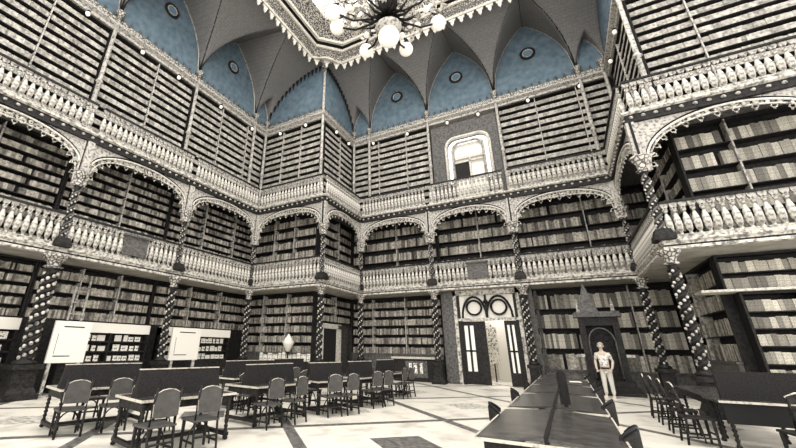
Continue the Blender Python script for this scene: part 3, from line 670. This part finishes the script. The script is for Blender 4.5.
def skin(name, pts, edges, root, m, parent, sub=2):
    me = bpy.data.meshes.new(name); me.from_pydata([p[0] for p in pts], edges, []); me.materials.append(m)
    o = bpy.data.objects.new(name, me); COL.objects.link(o); o.parent = parent
    sk = o.modifiers.new('skin', 'SKIN'); sk.use_smooth_shade = True
    for i, p in enumerate(pts):
        r = p[1]; me.skin_vertices[0].data[i].radius = r if isinstance(r, tuple) else (r, r); me.skin_vertices[0].data[i].use_root = (i == root)
    s = o.modifiers.new('sub', 'SUBSURF'); s.levels = sub; s.render_levels = sub
    return o
def person(loc, rz):
    t = thing('person', 'person in a light patterned shirt standing before the gothic niche', 'person', loc, rz)
    # body: pelvis root; faces local -y
    P = [((0,0,.98),(.15,.11)), ((0,0,1.14),(.13,.1)), ((0,.01,1.32),(.16,.11)), ((0,.01,1.46),(.13,.09)), ((0,-.005,1.56),(.055,.055)), ((0,-.01,1.63),(.055,.06)),
         ((0,-.01,1.72),(.085,.1)), ((0,-.01,1.81),(.055,.065)),
         ((.17,.01,1.45),.06),((.27,.04,1.2),.046),((.24,-.1,.98),.036),((.21,-.16,.92),.028),
         ((-.17,.01,1.45),.06),((-.27,.04,1.2),.046),((-.24,-.1,.98),.036),((-.21,-.16,.92),.028),
         ((.09,0,.88),.09),((.1,-.01,.5),.062),((.1,.01,.12),.042),((.1,-.1,.045),.04),
         ((-.09,0,.88),.09),((-.11,-.02,.5),.062),((-.13,.02,.12),.042),((-.13,-.09,.045),.04)]
    Ed = [(0,1),(1,2),(2,3),(3,4),(4,5),(5,6),(6,7),(3,8),(8,9),(9,10),(10,11),(3,12),(12,13),(13,14),(14,15),(0,16),(16,17),(17,18),(18,19),(0,20),(20,21),(21,22),(22,23)]
    b = skin('body', P, Ed, 0, SKIN, t)
    f = MB()
    for sg in (-1, 1):
        f.ball((sg*.036,-.1,1.725), .011, 6, 5); f.ball((sg*.088,.0,1.715), .022, 6, 5, 1.5)
    f.ball((0,-.115,1.695), .016, 6, 5, 1.5); f.box(-.022,.022,-.104,-.096,1.655,1.662)
    obj('face_features', f, SKIN, t)
    skin('shirt', [((0,0,.96),(.165,.125)),((0,0,1.14),(.15,.118)),((0,.01,1.32),(.175,.125)),((0,.01,1.47),(.12,.095)),((.18,.01,1.44),.078),((.235,.03,1.28),.068),((-.18,.01,1.44),.078),((-.235,.03,1.28),.068)],
         [(0,1),(1,2),(2,3),(3,4),(4,5),(3,6),(6,7)], 0, SHIRT, t)
    skin('trousers', [((0,0,.96),(.155,.12)),((.09,0,.86),.105),((.1,-.01,.5),.078),((.1,.01,.1),.062),((-.09,0,.86),.105),((-.11,-.02,.5),.078),((-.13,.02,.1),.062)],
         [(0,1),(1,2),(2,3),(0,4),(4,5),(5,6)], 0, TROUS, t)
    obj('belt', MB().lathe([(.15,.95),(.155,.99),(.15,1.0)], 14), BLACK, t)
    h = MB().ball((0,.02,1.765), .098, 12, 8, .95); obj('hair', h, HAIR, t)
    for sg, x in ((1,.1),(-1,-.13)): obj('shoe', MB().ball((x,-.05,.045), .06, 10, 6, .75).box(x-.045,x+.045,-.14,.04,0,.04), SHOE, t)
    for sg in (-1, 1):     # hands resting before the waist: palm, four fingers and a thumb
        hx = sg*.21; H = [((hx,-.16,.92),.026),((hx-sg*.02,-.2,.89),(.034,.018))]; E2 = [(0,1)]
        for k, ln in enumerate((.07,.08,.075,.058)):
            ox = (k-1.5)*.019; i = len(H)
            H += [((hx-sg*.02+ox,-.22,.875),.0085),((hx-sg*.025+ox,-.22-ln*.45,.862),.008),((hx-sg*.03+ox,-.225-ln*.6,.84),.007)]; E2 += [(1,i),(i,i+1),(i+1,i+2)]
        i = len(H); H += [((hx-sg*.055,-.19,.905),.0095),((hx-sg*.075,-.215,.895),.008)]; E2 += [(1,i),(i,i+1)]
        skin('hand', H, E2, 0, SKIN, t, 1)
    return t
pp = person((16.12, 7.3, 0), -.3); pp.scale = (1.06,1.06,1.04)

# ------------------------------------------------------------------ furniture
def turned_leg(h, r=.035):
    mb = MB(); pr = [(r*1.1,0),(r*1.3,.03),(r*.7,.07)]
    n = 7
    for k in range(n): z = .09+(h-.2)*k/n; pr += [(r*.65,z),(r*1.15,z+(h-.2)/n*.5)]
    pr += [(r*.7,h-.1),(r*1.4,h-.08),(r*1.4,h)]
    return mb.lathe(pr, 8)
LEGM = turned_leg(.72).mesh('leg', DARK)
CHB = mat('dull_grey_chair_panel', (.075,.071,.066), .5, .25, (.05,.047,.043), 8, lo=.35, hi=.65)
def chair_proto(panel=True):
    t = thing('wooden_chair', 'x', 'chair')
    obj('seat', MB().box(-.23,.23,-.22,.22,.43,.46).box(-.235,.235,-.235,-.22,.425,.465), CHB if panel else DARK, t)
    obj('hoop_brace', MB().tube([(.2*cos(q),.0,.05+.36*sin(q)) for q in [k*PI/12 for k in range(13)]], .014, 5), DARK, t)
    for sx in (-1, 1):
        obj('leg', MB().taper(sx*.2-.022,sx*.2+.022,-.21,-.165,.43,0,.006), DARK, t)
        obj('leg', MB().tube([(sx*.2,.26,0),(sx*.2,.2,.43),(sx*.2,.22,.7),(sx*.2,.28,.98)], .021, 6), DARK, t)
    if panel:
        obj('back_edge', MB().tube([(-.2,.25,.6),(-.21,.25,.9),(-.1,.25,.955),(0,.25,.97),(.1,.25,.955),(.21,.25,.9),(.2,.25,.6)], .008, 5), EDGE, t)
        obj('backrest', MB().strip([(-.2,.58),(-.1,.57),(0,.57),(.1,.57),(.2,.58)], [(-.2,.9),(-.1,.95),(0,.96),(.1,.95),(.2,.9)], .235, .26), CHB, t)
    else:
        mb = MB().strip([(-.21,.88),(-.1,.9),(0,.9),(.1,.9),(.21,.88)], [(-.22,.98),(-.1,1.02),(0,1.03),(.1,1.02),(.22,.98)], .25, .29)
        for z in (.6,.72,.8): mb.box(-.19,.19,.225,.25,z,z+.05)
        obj('backrest', mb, DARK, t)
        obj('back_edge', MB().tube([(-.23,.27,.97),(-.1,.27,1.03),(0,.27,1.04),(.1,.27,1.03),(.23,.27,.97)], .014, 5), EDGE, t)
    for q in ((-.2,.2,-.2,-.18,.18,.21),(-.2,.2,.225,.245,.2,.23),(-.21,-.19,-.2,.23,.12,.15),(.19,.21,-.2,.23,.12,.15)): obj('stretcher', MB().box(*q), DARK, t)
    return t
def low_chair():
    t = thing('wooden_chair', 'x', 'chair')
    obj('seat', MB().lathe([(.2,.42),(.23,.44),(.22,.46)], 16), DARK, t)
    mb = MB(); n = 14; vs = []
    for k in range(n+1):
        a = (k/n*2-1)*1.15; hi = .86-.09*(a/1.15)**2
        for r, z in ((.19,.52),(.235,.52),(.235,hi-.02),(.215,hi),(.19,hi-.02)): vs.append((r*sin(a), r*cos(a), z))
    mb.add(vs, [(5*k+q, 5*k+(q+1) % 5, 5*k+5+(q+1) % 5, 5*k+5+q) for k in range(n) for q in range(5)]+[(4,3,2,1,0), tuple(5*n+q for q in range(5))], True)
    obj('backrest', mb, PANEL, t)
    obj('back_rim', MB().tube([(-.215,.09,.44)]+[(.213*sin(a), .213*cos(a), .875-.09*(a/1.15)**2) for a in [(k/12*2-1)*1.15 for k in range(13)]]+[(.215,.09,.44)], .018, 6), BLACK, t)
    for sx in (-1, 1):
        for sy in (-1, 1): obj('leg', MB().tube([(sx*.19,sy*.19,0),(sx*.15,sy*.14,.43)], .018, 6), BLACK, t)
    obj('ring_stretcher', MB().tube([(.17*cos(k*PI/8),.17*sin(k*PI/8),.2) for k in range(16)], .01, 4, True), BLACK, t)
    return t
CH = {True: chair_proto(True), False: chair_proto(False), 'low': low_chair()}; used = {k: False for k in CH}
def chair(x, y, rz, label, grp, panel=True):
    """rz=0: sitter faces -y"""
    c = CH[panel] if not used[panel] else copy_tree(CH[panel]); used[panel] = True
    c.location = (x, y, 0); c.rotation_euler = (0, 0, rz); tag(c, label, 'chair', grp); return c
def desk_proto():
    t = thing('reading_desk', 'x', 'desk'); LX, LY = .56, .85
    obj('desk_top', MB().box(-LX,LX,-LY,LY,.745,.775), TOP, t)
    obj('top_edge', MB().box(LX,LX+.015,-LY-.015,LY+.015,.74,.78).box(-LX-.015,-LX,-LY-.015,LY+.015,.74,.78).box(-LX,LX,-LY-.015,-LY,.74,.78).box(-LX,LX,LY,LY+.015,.74,.78), EDGE, t)
    obj('apron', MB().box(-LX+.06,LX-.06,-LY+.05,-LY+.08,.6,.745).box(-LX+.06,LX-.06,LY-.08,LY-.05,.6,.745).box(LX-.09,LX-.06,-LY+.08,LY-.08,.62,.745).box(-LX+.06,-LX+.09,-LY+.08,LY-.08,.62,.745), DARK, t)
    for sx in (-1,1):
        for sy in (-1,1):
            obj('leg', LEGM, None, t, (sx*(LX-.08), sy*(LY-.08), .02)); 
    obj('stretcher', MB().box(-LX+.02,LX-.02,-LY+.05,-LY+.12,.07,.13).box(-LX+.02,LX-.02,LY-.12,LY-.05,.07,.13).box(-.035,.035,-LY+.12,LY-.12,.07,.13), DARK, t)
    for sx in (-1,1):
        for sy in (-1,1): obj('foot', MB().ball((sx*(LX-.06), sy*(LY-.08), .035), .045, 8, 6, .75), DARK, t)
    sb = obj('screen_board', MB().add([(-.1,-.78,.775),(.1,-.78,.775),(.03,-.74,1.2),(-.03,-.74,1.2),(-.1,.78,.775),(.1,.78,.775),(.03,.74,1.2),(-.03,.74,1.2)],[(0,1,2,3),(7,6,5,4),(1,5,6,2),(0,3,7,4),(3,2,6,7),(0,4,5,1)]), PANEL, t)
    obj('cap_moulding', MB().box(-.04,.04,-.75,.75,1.2,1.216), EDGE, sb)
    return t
desk0 = desk_proto(); first = True
G1 = 'reading desks with dark screens on the left of the hall'
DK = [(8.62,-5.4,-.2,'dark-screened reading desk nearest the photo bottom left'), (5.95,-5.35,-.2,'dark-screened reading desk before the big left column'),
      (8.5,-2.75,-.12,'second dark-screened reading desk of the row nearest the camera'), (6.4,-1.4,-.12,'screened desk of the far row, just behind the camera-side row'),
      (8.95,-.95,-.35,'third dark-screened reading desk of the camera-side row'), (9.12,.85,-.2,'fourth dark-screened desk, left of the white pier door frame'),
      (8.95,3.2,-.12,'fifth and farthest dark-screened desk, by the back wall cabinet'), (5.9,1.3,-.1,'screened desk of the far row before the cards of the left pier')]
for i, (x, y, a, lb) in enumerate(DK):
    d = desk0 if i == 0 else copy_tree(desk0); d.location = (x, y, 0); d.rotation_euler = (0, 0, a); tag(d, lb, 'desk', G1)
    ks = .74 if i in (4,5,6) else 1
    d.scale = (1, ks, 1)
    nm = ['the desk nearest the photo bottom left','the desk before the big left column','the second camera-side desk','the far-row desk behind the camera-side row','the third camera-side desk','the fourth camera-side desk','the farthest camera-side desk','the far-row desk before the pier'][i]
    for j, (dx, dy, wd) in enumerate(((.74,-.66,'near end'),(.74,.1,'far end'),(-.76,.1,'wall side'))):
        if i in (3,7) and j == 1: continue
        dy = dy*ks+(.12 if dx > 0 and ks < 1 else 0); px, py = x+cos(a)*dx-sin(a)*dy, y+sin(a)*dx+cos(a)*dy
        chair(px, py, a+(-PI/2 if dx > 0 else PI/2)*1.0+random.uniform(-.12,.12) + (0 if dx > 0 else 0), 'grey panel-backed chair at the %s of %s' % (wd, nm), 'panel-backed chairs at the left desks')
# a globe-like parcel and an open paper on the far-row desks
tag(obj('open_papers', MB().box(-.2,.2,-.14,.14,.781,.787).box(-.16,.1,-.08,.14,.787,.793), WHITE, None, (5.9+.3,.75,0), .4), 'loose white papers lying on the far-row desk', 'papers')

# long double-sloped tables running toward the back
def long_table():
    t = thing('long_table', 'x', 'table'); L = 2.15
    for nm, x0, x1, z0, z1 in (('left_leaf',-.66,-.02,.755,.8),('right_leaf',.02,.68,.8,.755)):
        obj(nm, MB().add([(x0,0,z0-.03),(x1,0,z1-.03),(x1,L,z1-.03),(x0,L,z0-.03),(x0,0,z0),(x1,0,z1),(x1,L,z1),(x0,L,z0)],[(0,3,2,1),(4,5,6,7),(0,1,5,4),(1,2,6,5),(2,3,7,6),(3,0,4,7)]), TOP, t)
    obj('edge_strip', MB().box(-.66,.68,-.02,0,.715,.745).box(-.68,-.66,-.02,L,.725,.758).box(.68,.7,-.02,L,.725,.758), EDGE, t)
    obj('centre_rail', MB().box(-.02,.02,0,L,.74,.815), BLACK, t)
    obj('apron', MB().box(-.6,.62,.04,.08,.56,.72).box(-.6,.62,L-.08,L-.04,.56,.72).box(-.6,-.56,.08,L-.08,.56,.72).box(.58,.62,.08,L-.08,.56,.72), PANEL, t)
    for sx in (-.54,.56):
        for sy in (.1,L-.1): obj('leg', LEGM, None, t, (sx, sy, 0))
    return t
lt = long_table()
for i, (y, wd) in enumerate(((-5.85,'nearest the camera'),(-3.35,'second from the camera'),(-.85,'third from the camera'),(1.65,'fourth from the camera'),(4.15,'farthest, near the standing person'))):
    d = lt if i == 0 else copy_tree(lt); d.location = (14.7, y, 0); tag(d, 'polished dark reading table of the central row, '+wd, 'table', 'central row of reading tables')
    for sx, sd_ in ((-1,'left'),(1,'right')):
        chair(14.7+sx*.6, y+(1.75 if sx < 0 else .75), sx*(-PI/2-.15)+random.uniform(-.1,.1), 'dark round-topped chair on the %s of the central table %s' % (sd_, wd.split(',')[0]), 'dark chairs along the central tables', 'low')
b = thing('book_rest', 'dark upright rest standing between the first two central tables', 'book rest', (14.86, -3.15, .79), 0)
obj('post', MB().box(-.03,.03,-.03,.03,0,.5), BLACK, b); obj('rest_board', MB().prism([(-.07,.02),(-.07,.46),(-.03,.52),(.03,.52),(.07,.46),(.07,.02)], .03, .07), DARK, b)
tag(obj('paper_sheet', MB().box(-.14,.14,-.2,.2,0,.006), WHITE, None, (15.05, 2.4, .797), .1), 'small white sheet lying on the fourth central table', 'paper')
# right-hand desk and its chairs
rd = thing('wide_desk', 'wide dark desk with tall back panel at the photo right edge', 'desk', (17.25, -.65, 0), .04)
obj('desk_top', MB().box(0,3.2,0,.9,.75,.79), TOP, rd); obj('edge_strip', MB().box(-.01,3.2,-.02,0,.76,.795), EDGE, rd)
obj('back_panel', MB().box(.15,3.2,.4,.45,.79,1.27), PANEL, rd); obj('apron', MB().box(.05,3.1,.06,.1,.42,.75), BLACK, rd)
for sx in (.12,3.08):
    for sy in (.12,.8): obj('leg', LEGM, None, rd, (sx, sy, .03))
rt = thing('side_desk', 'dark desk hidden behind the row of slat-backed chairs', 'desk', (17.35, .45, 0))
obj('desk_top', MB().box(0,1.1,0,2.85,.74,.78), TOP, rt); obj('apron', MB().box(.05,.09,.05,2.8,.58,.74).box(1.0,1.04,.05,2.8,.58,.74), DARK, rt)
for sx in (.12,.98):
    for sy in (.12,2.72): obj('leg', LEGM, None, rt, (sx, sy, .02))
for y, wd in ((3.0,'farthest'),(1.95,'third'),(.85,'second'),(-.25,'nearest')):
    chair(16.93, y, PI/2+random.uniform(-.08,.08), 'slat-backed dark chair, %s in the row on the right' % wd if wd in ('farthest','nearest') else 'slat-backed dark chair, %s from the camera in the right row' % wd, 'slat-backed chairs on the right', False)
chair(18.0, -1.3, PI+.15, 'dark chair drawn up to the wide desk beside the chair row', 'chairs at the wide right desk', False)
chair(18.95, -1.25, PI-.1, 'dark chair at the wide desk, nearest the photo right edge', 'chairs at the wide right desk', False)
# low book cabinet by the back wall, left of the doorway
lc = thing('low_cabinet', 'low dark cabinet with pale ledge left of the doorway', 'cabinet', (6.6, 9.55, 0))
obj('body', MB().box(0,2.55,0,.5,0,1.1), DARK, lc); obj('ledge', MB().box(-.1,2.65,-.08,.55,1.1,1.2), EDGE, lc)
dr = obj('door', MB().box(.7,1.9,-.03,0,.2,1.0), GREYW, lc)
obj('papers_behind_glass', MB().box(.9,1.05,-.04,-.03,.4,.9).box(1.15,1.35,-.04,-.03,.4,.9).box(1.5,1.65,-.04,-.03,.4,.9), PAPER, dr)

# ------------------------------------------------------------------ chandelier
ch = thing('chandelier', 'great iron chandelier with white glass globes under the skylight', 'chandelier', (11.5, -1.6, 0))
obj('stem', MB().lathe([(.02,11.7),(.3,11.95),(.12,12.2),(.1,12.6),(.35,12.9),(.1,13.2),(.07,14.6),(.25,14.9),(.06,15.2),(.04,22.9)], 12), DARK, ch)
obj('finial_collar', MB().lathe([(.1,11.66),(.42,11.74),(.46,11.86),(.2,12.0)], 14), LGREY, ch)
obj('large_globe', MB().ball((0,0,11.45), .36, 20, 14), GLOBE, ch)
gm = MB().ball((0,0,0), .27, 16, 10).mesh('globe', GLOBE); gs = MB().ball((0,0,0), .12, 10, 8).mesh('small_bulb', GLOBE)
am = MB(); am.tube([(.1,0,12.6),(.6,0,12.25),(1.2,0,12.2),(1.65,0,12.45),(1.95,0,12.8),(1.9,0,13.0),(1.7,0,13.0)], .04, 6)
am.tube([(.15,0,13.5),(.7,0,13.8),(1.3,0,13.5),(1.5,0,13.1),(1.25,0,12.9)], .03, 6)
amm = am.mesh('arm', DARK)
for a in (3.3, 2.45, 1.6, .75, -.1, -.95, -1.8, -2.65):
    obj('arm', amm, None, ch, (0,0,0), a); obj('globe', gm, None, ch, (1.9*cos(a), 1.9*sin(a), 12.58))
star = MB()
for k in range(16):
    a = 2*PI*k/16; star.tube([(.1*cos(a),.1*sin(a),12.3),(.6*cos(a),.6*sin(a),12.15),(1.0*cos(a),1.0*sin(a),12.35)], [.06,.05,.01], 5)
obj('iron_star', star, BLACK, ch)
lf = MB(); random.seed(3)
for k in range(560):
    a = random.uniform(0,2*PI); r = random.uniform(.3,2.1); z = 12.6+.2*r+random.uniform(0,1.8)*(1-.25*r); s = random.uniform(.05,.12)
    M = Matrix.Translation((r*cos(a), r*sin(a), z)) @ Matrix.Rotation(random.uniform(0,6),4,'Z') @ Matrix.Rotation(random.uniform(-1,1),4,'X')
    lf.prism([(-s,0),(-s*.3,-s*1.2),(0,-s*1.9),(s*.4,-s),(s,0),(0,s*.8)], -.02, .02, M)
lo_ = obj('leaf_ornament', lf, COLB, ch); lo_['kind'] = 'stuff'
for k in range(24):
    a = 2*PI*k/24; obj('small_bulb', gs, None, ch, (1.35*cos(a), 1.35*sin(a), 12.75+.3*(k % 2)))


# ------------------------------------------------------------------ light and camera
w = bpy.data.worlds.new('daylight'); SC.world = w; w.use_nodes = True
w.node_tree.nodes['Background'].inputs[0].default_value = (1,.985,.975,1); w.node_tree.nodes['Background'].inputs[1].default_value = 2.1
area('skylight_daylight', (11.5,-1.5,22.8), (0,0,0), 12.5, 12, 3000)
for i, (x, y) in enumerate(((2.5,1),(16.5,9.4))): pass
cd = bpy.data.cameras.new('camera'); cam = bpy.data.objects.new('camera', cd); COL.objects.link(cam); SC.camera = cam
f, pi_, ro, yaw = 362.5061, .3643, .0126, .5192
fw = Vector((-sin(yaw)*cos(pi_), cos(yaw)*cos(pi_), sin(pi_))); rt_ = Vector((cos(yaw), sin(yaw), 0)); up = rt_.cross(fw)
r2 = rt_*cos(ro)+up*sin(ro); u2 = up*cos(ro)-rt_*sin(ro)
Mx = Matrix((r2, u2, -fw)).transposed().to_4x4(); Mx.translation = (15.0334, -10.364, 1.6); cam.matrix_world = Mx
cd.sensor_width = 36; cd.sensor_fit = 'HORIZONTAL'; cd.lens = f/796*36; cd.shift_x = 49.36/796; cd.shift_y = -14.14/796; cd.clip_end = 200; cd.clip_start = .05
vs = SC.view_settings; vs.view_transform = 'Standard'; vs.look = 'None'; vs.gamma = 1; vs.exposure = 0.62; vs.use_curve_mapping = False
SC.cycles.use_denoising = True; SC.cycles.max_bounces = 8; SC.cycles.diffuse_bounces = 5
